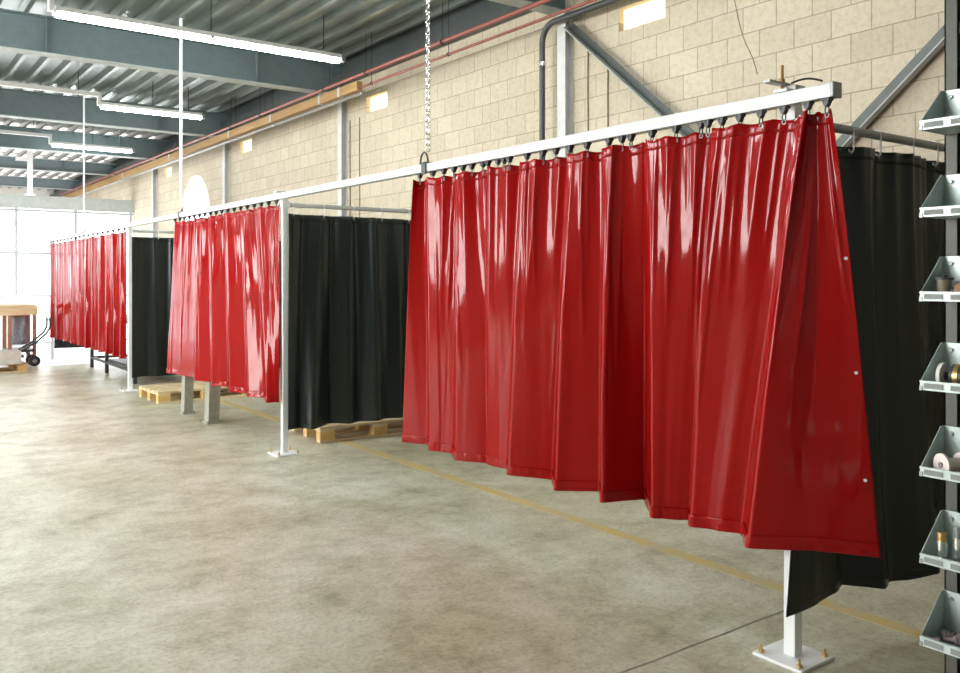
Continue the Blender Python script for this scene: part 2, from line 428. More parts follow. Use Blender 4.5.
hung('supply_pipe', PX + .075, 3.77, .014, 'redpipe', 'thin red pipe just under the thicker red pipe')
o = empty('timber_beam', (PX + .08, 9.1, 3.76), 'long ochre timber hung below the roof beams, beside the red pipes', 'timber')
MB().b2((-.04, 0, -.02), (.035, 17.5, .09), bev=.004).obj('timber', 'tray', o)
for y in (.45, 1.0, 2.6, 4.3, 7.5, 11.0):
    MB().b2((-.046, y, -.024), (.04, y + .05, .094)).obj('strap', 'flange', o)
    MB().cyl((0, y + .025, .09), (0, y + .025, ZD - 3.76), .004, seg=6).obj('hanger', 'dark', o)
pipe('wall_pipe', [(5.2, 9.6, 3.85), (5.2, 15, 3.85), (5.2, 27, 3.85)], .026, 'greypipe', 'pale grey pipe running along the wall below the timber', 'pipe',
     [((5.2, y, 3.85), (0, 1, 0)) for y in (9.62, 12.4, 16.2)])
pts = [(5.2, 1.0, 3.86), (5.2, 5.95, 3.86)] + [(5.2, 5.95 + .17 * math.sin(a), 3.69 + .17 * math.cos(a)) for a in [k * PI / 12 for k in range(1, 7)]] + [(5.2, 6.12, 0.02)]
pipe('drain_pipe', pts, .029, 'pipeblack', 'dark grey downpipe left of the nearest column with an elbow on top', 'pipe',
     [((5.2, 6.12, z), (0, 0, 1)) for z in (3.5, 2.55, 1.0)])
for (px, z0, t) in ((588, 3.6, 'left of the two thin cables right of the nearest column'), (608, 3.4, 'right of the two thin cables right of the nearest column'),
                    (350, 3.6, 'left of the two thin cables right of the second column'), (359.5, 3.6, 'right of the two thin cables right of the second column')):
    y = y_at(px, XW - .008)
    mb = MB(); mb.tube([(XW - .008, y + .004 * math.sin(k * 1.3), z0 - k * z0 / 12) for k in range(13)], .0065, 6)
    tag(mb.obj('cable', 'olive', smooth=True), 'dark vertical wall cable, ' + t, 'cable', 'wall cables')
mb = MB(); pts = []
for k in range(16):
    t = k / 15; px = 733 + 24 * t; y = y_at(px, XW - .006)
    D = XW / (SN + CS * (px - CXP) / F); pts.append((XW - .002, y, CH + (HZ - (-6 + 88 * t + 8 * math.sin(t * 5))) * D / F))
mb.tube(pts, .003, 5)
tag(mb.obj('loose_wire', 'olive', smooth=True), 'thin loose wire hanging down the block wall above the rail end', 'wire')

# ------------------------------------------------------------------ lamps
def lamp(y, x0, x1, z, label, n, unseen_tubes=()):
    o = empty('fluorescent_lamp', (x0, y, z), label, 'lamp', 'ceiling strip lamps')
    ln = x1 - x0
    hou = MB().b2((0, -.05, .022), (ln, .05, .07), bev=.006).obj('housing', 'white', o)
    for k in range(n):
        a, b = ln * k / n + .012, ln * (k + 1) / n - .012
        for dy in (-.028, .028):
            MB().cyl((a, dy, 0), (b, dy, 0), .023, seg=12).obj('tube', 'tube', o, smooth=True)
        for xx in (a - .025, b - .005):
            MB().b2((xx, -.05, .0), (xx + .03, .05, .035), bev=.005).obj('tube_holder', 'white', hou)
    MB().b2((ln, -.05, -.01), (ln + .05, .05, .06), bev=.006).obj('end_cap', 'steel', hou)
    MB().b2((-.05, -.04, .02), (0, .04, .20), bev=.004).obj('step_joint', 'white', o)
    tr = MB().b2((-6 - x0, -.035, .14), (0, .035, .20), bev=.004).obj('trunking', 'white', o)
    for (ma, mb_) in unseen_tubes:  # tubes out of view, added to light the hall
        MB().b2((ma - x0, -.055, .03), (mb_ - x0, .055, .15), bev=.006).obj('housing', 'white', o)
        for dy in (-.04, .04):
            MB().cyl((ma - x0, dy, -.01), (mb_ - x0, dy, -.01), .034, seg=12).obj('tube', 'tube', o, smooth=True)
    for xx in (-2.5, -.3, ln * .5, ln - .2):
        MB().cyl((xx, 0, .10), (xx, 0, ZD - z + .04), .006, seg=6).obj('hanger', 'dark', o)
lamp(8.67, 1.49, 4.40, 3.93, 'longest and nearest glowing strip lamp under the roof', 2, [(-5.4, -2.4), (-1.7, .9)])
lamp(13.1, 2.86, 4.30, 3.95, 'middle glowing strip lamp, smaller than the nearest', 1, [(-5.4, -2.4), (-1.7, .9)])
lamp(17.4, 2.95, 4.36, 3.95, 'farthest and smallest glowing strip lamp under the roof', 1, [(-5.4, -2.4), (-1.7, .9)])
lamp(4.2, 1.49, 4.40, 3.93, 'unseen strip lamp added for light above the largest red curtain', 2, [(-5.4, -2.4)])  # row out of view, added to light the near curtain and wall

# ------------------------------------------------------------------ rail, posts
RX = 2.915
o = empty('curtain_rail', (RX, 1.76, 2.17), 'long white rail on posts carrying the red curtains', 'rail')
ylen = 17.6 - 1.76
tr = MB(); tr.b2((-.026, .012, .008), (.026, ylen, .047), bev=.003); tr.b2((-.026, .012, -.004), (-.010, ylen, .010)); tr.b2((.010, .012, -.004), (.026, ylen, .010))
tr.obj('track', 'alu', o)
MB().b2((-.029, 0, -.006), (.029, .014, .051), bev=.003).obj('end_cap', 'steel', o)
for y in (3.0, 5.6, 8.0, 10.6): MB().b2((-.029, y, -.005), (.029, y + .05, .049), bev=.002).obj('splice_sleeve', 'alu', o)

PXC = 2.99
PX0 = [3.0, 2.968, 2.968, 2.968]
posts = [(2.002, 'white post at the near end of the rail, by the bin rack'), (y_at(284.5, 2.968), 'white post left of the second black curtain'),
         (y_at(130, 2.968), 'white post left of the third black curtain'), (17.45, 'white post at the far end behind the farthest red curtain')]
posts_o = []
def make_post():
    p = empty('curtain_post', (0, 0, 0), None, 'post', 'white curtain posts')
    MB().b2((-.025, -.025, .012), (.025, .025, 2.235), bev=.003).obj('upright', 'white', p)
    bpl = MB().b2((-.11, -.11, 0), (.11, .11, .012), bev=.003).obj('base_plate', 'white', p)
    for sx in (-1, 1):
        for sy in (-1, 1):
            MB().cyl((.085 * sx, .085 * sy, .012), (.085 * sx, .085 * sy, .022), .012, seg=6).cyl((.085 * sx, .085 * sy, .02), (.085 * sx, .085 * sy, .042), .0055, seg=8).obj('anchor_bolt', 'brass', bpl)
    MB().b2((-.085, -.03, 2.225), (.03, .03, 2.237), bev=.002).obj('bracket', 'white', p)
    MB().b2((-.030, -.030, 2.10), (.038, .030, 2.16), bev=.003).obj('pole_clamp', 'white', p)
    return p
pp = make_post()
for i, (y, lab) in enumerate(posts):
    q = pp if i == 0 else copy_tree(pp)
    q.location = (PX0[i], y, 0); q['label'] = lab
    if i: q.rotation_euler.z = 0
# clamp with a rusty threaded rod and a bent wire on top of the first post
o = empty('rail_clamp', (2.985, 2.02, 2.238), 'rusty threaded bolt and clamp bar on top of the near post', 'clamp')
MB().b2((-.13, -.015, .02), (.06, .015, .03)).obj('clamp_bar', 'greypipe', o)
MB().cyl((-.03, 0, 0), (-.03, 0, .10), .006, seg=8).cyl((-.03, 0, .032), (-.03, 0, .044), .012, seg=6).obj('threaded_rod', 'rust', o)
MB().b2((-.015, -.05, 0), (.05, .03, .02), bev=.003).obj('saddle', 'greypipe', o)
mb = MB(); mb.tube([(.0 + .008 * k, -.02 - .012 * k, .03 + .014 * math.sin(k * PI / 8)) for k in range(9)], .004, 6); mb.obj('bent_wire', 'dark', o)

# ------------------------------------------------------------------ curtains
def resample(T, B, dens=.015, smooth=3):
    PT, PB = [], []
    for i in range(len(T) - 1):
        l = max((Vector(T[i + 1]) - Vector(T[i])).length, (Vector(B[i + 1]) - Vector(B[i])).length)
        n = max(4, int(l / dens))
        for k in range(n):
            f = k / n
            PT.append(Vector(T[i]).lerp(Vector(T[i + 1]), f)); PB.append(Vector(B[i]).lerp(Vector(B[i + 1]), f))
    PT.append(Vector(T[-1])); PB.append(Vector(B[-1]))
    for P in (PT, PB):
        for _ in range(smooth):
            Q = [p.copy() for p in P]
            for i in range(1, len(P) - 1): P[i] = Q[i] * .5 + (Q[i - 1] + Q[i + 1]) * .25
    return PT, PB
def sheet_grid(T, B, ztop, zbot, rows, seed, amp=.010, ripple=.006, t0=0., t1=1., sag=.0, expo=.85, nsag=20, smooth=3, bulge=.0, crk=.0, ridges=0, dens=.015):
    """T/B: plan points of the top and the bottom edge (x,y) or (x,y,z)"""
    Tp = [(p[0], p[1], 0) for p in T]; Bp = [(p[0], p[1], p[2] if len(p) > 2 else zbot) for p in B]
    PT, PB = resample(Tp, Bp, dens, smooth)
    n = len(PT); out = []
    # arc length of the top
    s = [0.]
    for i in range(1, n): s.append(s[-1] + max((PT[i] - PT[i - 1]).length, .6 * (PB[i].xy - PB[i - 1].xy).length))
    rg = random.Random(int(seed * 100)); RD = []
    for _ in range(ridges):
        ta = rg.choice((-.1, -.1, -.1, .05, .2, .45)); tl = rg.uniform(.3, .8)
        RD.append((rg.uniform(.01, .99) * s[-1], rg.uniform(-.10, .10), ta, ta + tl, rg.uniform(.0035, .009), rg.uniform(.006, .013)))
    for r in range(rows + 1):
        t = t0 + (t1 - t0) * r / rows; w = max(0., t) ** expo; row = []
        for i in range(n):
            a, b = PT[i], PB[i]
            p = Vector((a.x + (b.x - a.x) * w, a.y + (b.y - a.y) * w))
            j0, j1 = max(i - 1, 0), min(i + 1, n - 1)
            d = PT[j1].xy.lerp(PB[j1].xy, w) - PT[j0].xy.lerp(PB[j0].xy, w)
            nr = Vector((-d.y, d.x)).normalized() if d.length > 1e-6 else Vector((1, 0))
            drift = .05 * noise.noise(Vector((seed * 3.1, t * 1.6, s[i] * 1.3)))
            q = noise.noise(Vector((s[i] * 7 + drift * 6, t * .9, seed))) * amp
            q += noise.noise(Vector((s[i] * 19 + drift * 25, t * 1.2, seed + 9))) * ripple * (1.0 - .7 * t)
            q += noise.noise(Vector((s[i] * 5, t * 3, seed + 31))) * .003
            if t < .55:
                ph = s[i] * PI * nsag / s[-1] + 1.2 * noise.noise(Vector((s[i] * 1.5, t * .8, seed + 3)))
                q += (abs(math.sin(ph)) - .5) * .020 * (1 - max(0, t) / .55) ** 1.4
            for (sc_, dr, ta, tb, hh, wd_) in RD:
                if ta < t < tb:
                    e = (s[i] - sc_ - dr * t) / wd_
                    if -3 < e < 3: q -= hh * math.exp(-e * e) * math.sin(PI * (t - ta) / (tb - ta)) ** .7
            if crk: q += -.005 + crk * noise.noise(Vector((s[i] * 32, t * 45, seed + 5))) + crk * .6 * noise.noise(Vector((s[i] * 70, t * 90, seed)))
            q += bulge * math.sin(PI * min(1, t)) 
            p += nr * q
            zt = ztop - sag * abs(math.sin(PI * nsag * s[i] / s[-1])) * (1 - t)
            z = zt + (b.z - zt) * t + .012 * noise.noise(Vector((s[i] * 3, 5.5, seed))) * t
            row.append((p.x, p.y, z))
        out.append(row)
    return out
def curtain(name, T, B, ztop, zbot, mat, hemmat, label, group, seed, rows=52, hem=.05, eyelets=(), snaps=False, **k):
    o = empty(name, (T[0][0], T[0][1], 0), label, 'curtain', group)
    sh = MB().grid(sheet_grid(T, B, ztop, zbot, rows, seed, **k)).obj('sheet', mat, o, smooth='all', solid=.003, local=False)
    if hem:
        h = hem / (ztop - zbot)
        MB().grid(sheet_grid(T, B, ztop, zbot, 9, seed, t0=1 - h, t1=1.002, crk=.0036 if mat == 'red' else 0., **k)).obj('hem', hemmat, sh, smooth='all', solid=.0045, local=False)
        MB().grid(sheet_grid(T, B, ztop, zbot, 3, seed, t0=-.002, t1=.026, **k)).obj('header_band', mat, sh, smooth='all', solid=.0045, local=False)
    for (ex, ey, ez, ax) in eyelets:
        ring = [(ex + (.0085 * math.cos(a) if ax == 'x' else 0), ey + (.0085 * math.cos(a) if ax == 'y' else 0), ez + .0085 * math.sin(a)) for a in [q * 2 * PI / 12 for q in range(12)]]
        MB().tube(ring, .002, 5, True).obj('eyelet', 'steel', sh, smooth=True, local=False)
    return o

# nearest red curtain: pleats as they stand
def bp(px, py, z): return at(px, py, z) + (z,)
Zb = .42
B1 = [bp(403, 440, Zb), bp(428, 443, Zb), bp(430, 450, Zb), bp(453, 453, Zb), bp(455, 460, Zb), bp(487, 463, Zb), bp(488, 464, Zb), bp(507, 468, Zb),
      bp(508, 475, Zb), bp(553, 478, Zb), bp(555, 489, Zb), bp(600, 491, Zb), bp(602, 503, Zb), bp(645, 498, Zb), bp(652, 517, Zb), bp(690, 519, Zb),
      bp(691, 526, Zb), bp(742, 532, Zb + .01), bp(748, 547, .455), bp(815, 550, .46), bp(880, 556, .45)]
tp = [413, 425, 427, 455, 457, 486, 489, 520, 523, 568, 571, 603, 606, 645, 649, 712, 716, 800, 806, 819, 831]
T1 = []
for i, px in enumerate(tp):
    X = 2.88 if i % 2 == 0 else 2.955
    if i == len(tp) - 1: X = 2.92
    T1.append((X, y_at(px, X)))
rpx = [420, 433, 444, 454, 463, 472, 483, 488, 498, 504, 509.5, 527, 543, 556, 570, 587, 609, 622, 631, 652, 676, 701, 708, 722, 740, 761, 784, 808, 827]
ry = [y_at(px, RX) for px in rpx]
eye1 = [(RX, y, 2.105, 'y') for y in ry]
c1 = curtain('welding_curtain', T1, B1, 2.125, Zb, 'red', 'redhem', 'nearest and largest glossy red welding curtain, right half of the picture', 'red welding curtains', 1.7, rows=70, eyelets=eye1, sag=.010, nsag=26, smooth=2, ridges=46, dens=.008)
_g = sheet_grid(T1, B1, 2.125, Zb, 70, 1.7, sag=.010, nsag=26, smooth=2, ridges=46, dens=.008)
for r in (23, 41, 58):
    p = Vector(_g[r][-5]); d = Vector((-.78, -.62, 0))
    MB().cyl(p + d * .001, p + d * .006, .0065, seg=12).obj('snap_button', 'white', [c for c in c1.children][0], smooth=True, local=False)
# middle red curtain
b2 = []; t2 = []
fb = [(167, 193), (194.5, 211), (212, 228), (229.5, 247), (248, 265), (266.5, 279)]
ft = [(176, 195), (196.5, 209), (210, 224), (226, 240), (242, 254), (256, 280)]
for (a, b) in fb: b2 += [(a, 2.815), (b, 2.912)]
for (a, b) in ft: t2 += [(a, 2.88), (b, 2.935)]
T2 = [(x, y_at(px, x)) for px, x in t2]; B2 = [(x, y_at(px, x)) for px, x in b2]
ry2 = [6.93 + k * (9.78 - 6.93) / 17 for k in range(18)]
curtain('welding_curtain', T2, B2, 2.125, .45, 'red', 'redhem', 'middle glossy red curtain, left of the second white post', 'red welding curtains', 4.2, rows=50, eyelets=[(RX, y, 2.105, 'y') for y in ry2], sag=.012, nsag=17, smooth=2, amp=.006, ripple=.003, ridges=34, dens=.009)
# farthest red curtain
b3 = []; t3 = []
for k in range(11):
    a, b = 50 + 7 * k + random.uniform(-.6, .6) * (k > 0), 56.6 + 7 * k + random.uniform(-.5, .3)
    b3 += [(a, 2.865), (b, 2.945)]
    a, b = 50 + 7 * k + random.uniform(-.9, .9) * (k > 0), 56.4 + 7 * k + random.uniform(-.5, .3)
    t3 += [(a, 2.885), (b, 2.93)]
T3 = [(x, y_at(px, x)) for px, x in t3]; B3 = [(x, y_at(px, x)) for px, x in b3]
curtain('welding_curtain', T3, B3, 2.12, .43, 'red', 'redhem', 'farthest red curtain, at the left by the bright glazed end', 'red welding curtains', 8.8, rows=44, sag=.014, nsag=20, smooth=1)
ry3 = [12.0 + k * (17.3 - 12.0) / 17 for k in range(18)]

# runners
def make_runner():
    r = empty('curtain_runner', (0, 0, 0), None, 'curtain runner')
    mb = MB(); mb.prism([(-.012, -.017, .0), (-.012, .017, .0), (-.012, .011, -.020), (-.012, .004, -.032), (-.012, -.004, -.032), (-.012, -.011, -.020)], (0, 0, 0), (.024, 0, 0))
    tro = mb.obj('trolley', 'dark', r)
    MB().cyl((-.016, -.009, -.004), (.016, -.009, -.004), .009, seg=10).obj('wheel', 'dark', tro, smooth=True)
    MB().cyl((-.016, .009, -.004), (.016, .009, -.004), .009, seg=10).obj('wheel', 'dark', tro, smooth=True)
    mb = MB(); mb.tube([(.0, .008 * math.cos(a), -.044 + .014 * math.sin(a)) for a in [k * 2 * PI / 14 for k in range(14)]], .0025, 6, True)
    mb.obj('hook', 'dark', r, smooth=True)
    return r
rproto = make_runner(); first = True
for (ys, what, grp) in ((sorted(ry), 'nearest red curtain', 'runners of the nearest red curtain'), (sorted(ry2), 'middle red curtain', 'runners of the middle red curtain'),
                        (sorted(ry3), 'farthest red curtain', 'runners of the farthest red curtain')):
    for k, y in enumerate(ys):
        q = rproto if first else copy_tree(rproto); first = False
        q.location = (RX, y, 2.168); q['group'] = grp
        nm = ORD[k] if k < len(ORD) else ('twenty-eighth' if k == 27 else 'last')
        q['label'] = '%s small runner from the near end of the %s, under the white rail' % (nm, what)

# black side curtains on crosswise poles
ZP = 2.125
def pole(y, x1, label):
    ip = min(range(4), key=lambda q: abs(posts[q][0] - y)); y = posts[ip][0]; xs_ = PX0[ip] + .039
    o = empty('curtain_pole', (xs_, y, ZP), label, 'pole', 'crosswise curtain poles')
    MB().cyl((0, 0, 0), (x1 - xs_, 0, 0), .019, seg=16).obj('tube', 'steel' if y < 3 else 'greypipe', o, smooth=True)
    MB().cyl((x1 - xs_ - .01, 0, 0), (x1 - xs_, 0, 0), .045, seg=16).obj('wall_flange', 'steel', o, smooth=True)
pole(2.005, XW, 'grey pole from the near post to the wall, carrying the nearest black curtain')
pole(6.86, XW, 'pale pole from the second post to the wall, behind the largest red curtain')
pole(11.85, XW, 'pale pole from the third post to the wall, above the third black curtain')
hooks = {}
def black(y, T, B, zt, zb, label, seed, hxs, hem=.035, **k):
    eyes = [(x, y - .012, zt - .022, 'x') for x in hxs]
    curtain('welding_curtain', T, B, zt, zb, 'blk', 'blk', label, 'black welding curtains', seed, rows=46, hem=hem, eyelets=eyes, **k)
def wave(x0, x1, y, n, a, ph=0., flare=0.):
    P = []
    for i in range(n + 1):
        f = i / n; P.append((x0 + (x1 - x0) * f, y + a * (1 if i % 2 else -1) * (.7 + .5 * math.sin(i * 2.3 + ph))))
    return P
BL1 = [(2.885, 1.95, .205), (3.08, 1.955, .205), (3.25, 1.968, .215), (3.33, 2.0, .225), (3.49, 1.895, .20), (3.60, 1.93, .20), (3.86, 1.85, .20), (4.1, 1.96, .19), (4.5, 1.90, .2), (4.85, 1.98, .2), (5.10, 1.95, .2)]
TL1 = [(3.06, 1.965), (3.17, 1.985), (3.30, 2.03), (3.37, 2.04), (3.52, 1.96), (3.62, 2.035), (3.86, 1.955), (4.1, 2.03), (4.5, 1.99), (4.85, 2.02), (5.12, 2.0)]
hx1 = [x_at(p, 2.005) for p in (849, 876, 909, 933)] + [4.3, 4.75, 5.15]
black(2.005, TL1, BL1, 2.055, .20, 'nearest black curtain, hanging behind the bin rack and largest red curtain', 12.1, hx1, amp=.014, smooth=1, expo=1.7)
P2Y, P3Y = posts[1][0], posts[2][0]
T_2 = wave(3.03, 5.15, P2Y, 16, .035); B_2 = wave(3.05, 5.12, P2Y - .02, 16, .075, .8)
T_2[0] = (2.985, P2Y - .05)
B_2[0] = (2.965, P2Y - .09); B_2[1] = (3.10, P2Y - .03); B_2[2] = (3.17, P2Y - .13)
hx2 = [3.04 + .29 * k for k in range(8)]
black(P2Y, T_2, B_2, 2.045, .215, 'middle black curtain, right of the second white post and above a pallet', 15.4, hx2, amp=.012)
T_3 = wave(3.03, 5.15, P3Y, 16, .022); B_3 = wave(3.06, 5.12, P3Y - .02, 16, .06, 1.8); T_3[0] = (2.98, P3Y - .07); B_3[0] = (2.97, P3Y - .08)
hx3 = [3.04 + .29 * k for k in range(8)]
black(P3Y, T_3, B_3, 2.045, .18, 'third black curtain, left of the middle red curtain', 19.4, hx3, amp=.010)
T_4 = wave(3.02, 3.66, 17.5, 6, .02); B_4 = wave(3.0, 3.64, 17.5, 6, .03, 1.8)
black(17.5, T_4, B_4, 2.045, .19, 'farthest black curtain, its foot showing under the farthest red curtain', 23.4, [3.1, 3.35, 3.6], amp=.008)
pole(17.5, 3.75, 'short pale pole at the far post, carrying the farthest black curtain')
def make_hook():
    pts = [Vector((0, .021 * math.cos(a), .0 + .021 * math.sin(a) * 1.05)) for a in [PI * (-.15) + k * PI * 1.15 / 10 for k in range(11)]]
    pts = pts + [Vector((.002, -.021, -.03)), Vector((.004, -.019, -.06))] + [Vector((.004, -.008 + .011 * math.cos(a) * -1, -.078 - .014 * math.sin(a))) for a in [k * PI / 6 for k in range(7)]]
    return MB().tube(pts, .0035, 6).obj('curtain_hook', 'white', smooth=True)
hproto = make_hook(); first = True
for (y, xs, what, g) in ((2.005, hx1, 'nearest black curtain', 'hooks of the nearest black curtain'), (P2Y, hx2, 'middle black curtain', 'hooks of the middle black curtain'), (P3Y, hx3, 'third black curtain', 'hooks of the third black curtain')):
    for k, x in enumerate(xs):
        if x > (4.6 if y < 3 else 4.35 if y < 8 else 3.5): continue
        q = hproto if first else copy_tree(hproto); first = False
        q.location = (x, y, ZP); tag(q, '%s white wire hook from the post, on the pole of the %s' % (ORD[k], what), 'hook', g)

# ------------------------------------------------------------------ chains carrying the rail
def link_pts(zc, turn, ln, wd):
    pts = []
    for k in range(14):
        a = k * 2 * PI / 14; c, s_ = math.cos(a), math.sin(a)
        u = wd * c; v = (ln / 2 - wd) * (1 if s_ > 0 else -1) * (abs(s_) > .01) + wd * s_
        pts.append((u if not turn else 0, u if turn else 0, zc + v))
    return pts
def chain(y, label, detail):
    z0, z1 = 2.30, ZD
    o = empty('suspension_chain', (RX, y, z0), label, 'chain', 'chains holding up the rail')
    p = .036
    n = int((z1 - z0) / p)
    if detail:
        a = MB().tube(link_pts(0, False, .052, .0125), .0048, 6, True).obj('chain_link', 'chrome', o, smooth=True)
        b = MB().tube(link_pts(0, True, .052, .0125), .0048, 6, True).obj('chain_link', 'chrome', o, smooth=True)
        for k in range(n):
            src = a if k % 2 == 0 else b
            q = src if k < 2 else src.copy()
            if k >= 2: COL.objects.link(q); q.parent = o
            q.location = (0, 0, .02 + k * p)
    else:
        mb = MB()
        for k in range(n): mb.tube(link_pts(.02 + k * p, k % 2 == 1, .052, .0125), .0055, 5, True)
        mb.obj('links', 'white', o, smooth=True)
    mb = MB(); mb.tube([(0, .045 * math.cos(a) + .045, .01 - .09 + .075 * math.sin(a)) for a in [k * PI / 12 for k in range(-1, 14)]], .0065, 8)
    mb.obj('hook', 'dark', o, smooth=True)
    MB().b2((-.036, -.024, -.15), (-.029, .024, -.076)).b2((.029, -.024, -.15), (.036, .024, -.076)).b2((-.036, -.024, -.081), (.036, .024, -.074)).obj('rail_clip', 'dark', o)
    MB().b2((-.05, -.04, z1 - z0 - .012), (.05, .04, z1 - z0 + .0)).obj('ceiling_plate', 'dark', o)
chain(y_at(428, RX) + .0, 'nearest steel chain, holding the rail above the largest red curtain', True)
for px, r_, lab_ in ((181, .017, 'nearer of two thin white hanger rods, at the far end of the middle red curtain'), (84, .014, 'farther of two thin white hanger rods, above the farthest red curtain')):
    o = empty('hanger_rod', (RX, y_at(px, RX), 2.25), lab_, 'rod', 'white rods holding up the rail')
    MB().cyl((0, 0, 0), (0, 0, ZD - 2.25), r_, seg=12).obj('rod', 'white', o, smooth=True)
    MB().b2((-.05, -.04, ZD - 2.262), (.05, .04, ZD - 2.25)).obj('ceiling_plate', 'steel', o)
    mb = MB(); mb.tube([(0, .04 * math.cos(a) - .03, -.06 + .07 * math.sin(a)) for a in [k * PI / 12 for k in range(0, 13)]], .006, 6); mb.obj('hook', 'dark', o, smooth=True)
    MB().b2((-.036, -.024, -.10), (-.029, .024, -.025)).b2((.029, -.024, -.10), (.036, .024, -.025)).b2((-.036, -.024, -.031), (.036, .024, -.024)).obj('rail_clip', 'steel', o)
yv = 20.9
o = empty('hanger_post', (x_at(30, yv), yv, 0), 'pale post rising from the end header to the roof at far left', 'post')
MB().b2((-.05, -.05, 3.33), (.05, .05, ZD), bev=.004).obj('upright', 'white', o)
MB().b2((-.10, -.08, 3.31), (.10, .21, 3.335)).obj('foot_plate', 'white', o)
MB().b2((-.28, -.04, ZD - .32), (.05, .04, ZD - .24)).obj('arm', 'white', o)

# ------------------------------------------------------------------ floor marks
tag(MB().b2((3.58, -2, 0), (3.665, 16.05, .0015)).obj('floor_marking', 'line'), 'long faded yellow line painted on the concrete floor', 'floor line')
mb = MB(); 
for k in range(40):
    x = -1.0 + k * .11
    mb.prism([(x, 2.30 + .0025 * math.sin(k * 1.7), 0.0), (x + .11, 2.30 + .0025 * math.sin((k + 1) * 1.7), 0.0), (x + .11, 2.311 + .0025 * math.sin((k + 1) * 1.7), 0.0), (x, 2.311 + .0025 * math.sin(k * 1.7), 0.0)], (0, 0, 0), (0, 0, .001))
tag(mb.obj('expansion_joint', 'joint'), 'dark joint line crossing the concrete beside the near post', 'floor joint')

# ------------------------------------------------------------------ pallets
def make_pallet(name, label, L_=1.2, W=.8):
    o = empty(name, (0, 0, 0), label, 'pallet', 'wooden pallets')
    for y in (.05, W / 2, W - .05): MB().b2((0, y - .05, 0), (L_, y + .05, .022), bev=.002).obj('bottom_board', 'pallet', o)
    for x in (.072, L_ / 2, L_ - .072):
        for y in (.05, W / 2, W - .05): MB().b2((x - .072, y - .05, .022), (x + .072, y + .05, .10), bev=.002).obj('block', 'pallet_end', o)
        MB().b2((x - .072, 0, .10), (x + .072, W, .122), bev=.002).obj('stringer_board', 'pallet', o)
    for k in range(5):
        y = .0725 + k * (W - .145) / 4
        MB().b2((0, y - .06, .122), (L_, y + .06, .144), bev=.002).obj('deck_board', 'pallet', o)
    return o
p1 = make_pallet('pallet', 'wooden pallet half hidden under the middle black curtain')
p1.location = (3.42, 7.13, 0); p1.rotation_euler.z = math.radians(-5)
p2 = copy_tree(p1); p2.location = (2.925, 10.47, 0); p2.rotation_euler.z = math.radians(1); p2['label'] = 'pale wooden pallet on the floor behind the two bench legs'

# bench behind the middle red curtain, only its two feet show
o = empty('work_bench', (2.93, 8.72, 0), 'work bench hidden behind the middle red curtain, two concrete-grey legs showing', 'bench')
for y, w in ((.0, .135), (.80, .115)):
    mb = MB(); a = [(-.01, y - .01, 0), (w + .01, y - .01, 0), (w + .01, y + w + .01, 0), (-.01, y + w + .01, 0)]
    mb.prism(a, (0, 0, 0), (0, 0, .025))
    mb.prism([(.004, y, .02), (w * .85, y, .02), (w * 1.05, y, .60), (.02, y, .60)], (0, 0, 0), (0, w, 0))
    mb.obj('leg', 'legconcrete', o)
MB().b2((.03, -.3, .60), (.45, 1.2, .65), bev=.004).obj('bench_top', 'pallet', o)

# steel table behind the farthest red curtain
o = empty('welding_table', (3.2, 12.7, 0), 'dark steel table frame showing its legs under the farthest red curtain', 'table')
for x in (0, .85):
    for y in (0, 1.68, 2.72): MB().b2((x, y - .03, 0), (x + .05, y + .03, .84), bev=.004).obj('leg', 'dark', o)
MB().b2((-.03, -.05, .84), (.93, 2.8, .88), bev=.004).obj('table_top', 'dark', o)
for x in (0.005, .86): MB().b2((x, 0, .15), (x + .03, 2.72, .19)).obj('stretcher', 'dark', o)
for y in (1.66, 2.70): MB().b2((.03, y, .15), (.86, y + .03, .19)).obj('stretcher', 'dark', o)
MB().b2((.04, .05, .19), (.86, 1.6, .23)).obj('lower_shelf', 'dark', o)

# ------------------------------------------------------------------ far left: table, cloth, hand truck, pallet with box
o = empty('wooden_table', (1.35, 16.55, 0), 'wooden work table at the far left in front of the bright glazing', 'table')
MB().b2((0, 0, .97), (1.23, .75, 1.03), bev=.004).obj('table_top', 'pallet', o)
MB().b2((0, -.015, .86), (1.23, .02, .99), bev=.003).obj('apron', 'pallet', o)
for x in (.78, 1.16):
    for y in (.02, .66): MB().b2((x, y, 0), (x + .06, y + .06, .97), bev=.003).obj('leg', 'brown', o)
MB().b2((0, .02, 0), (.06, .08, .97)).obj('leg', 'brown', o); MB().b2((0, .66, 0), (.06, .72, .97)).obj('leg', 'brown', o)
MB().b2((.78, .02, .22), (1.2, .7, .26)).obj('shelf', 'dark', o)
mb = MB(); rows = []
for r in range(14):
    t = r / 13; z = .84 - .5 * t; row = []
    for k in range(33):
        a = k * 2 * PI / 32; rr = (.15 + .025 * math.sin(5 * a + t * 2) * (.3 + t)) * (1 - .30 * t * t + .04 * math.sin(9 * t))
        row.append((rr * math.cos(a), rr * .8 * math.sin(a), z))
    rows.append(row)
o = empty('cloth_sack', (2.33, 16.86, 0), 'blue-grey cloth sack hanging under the wooden table', 'sack')
mb.grid(rows); mb.obj('sack', 'cloth', o, smooth='all', solid=.008)
MB().tube([(.155 * math.cos(k * PI / 10), .125 * math.sin(k * PI / 10), .84) for k in range(20)], .012, 6, True).obj('rim', 'brown', o, smooth=True)
MB().b2((-.2, -.02, .845), (.2, .02, .86)).obj('hanger_bar', 'dark', o)
hx, hy = 2.62, 16.35
o = empty('hand_truck', (hx, hy, 0), 'dark hand truck with two wheels and a tilted handle by the wooden table', 'hand truck')
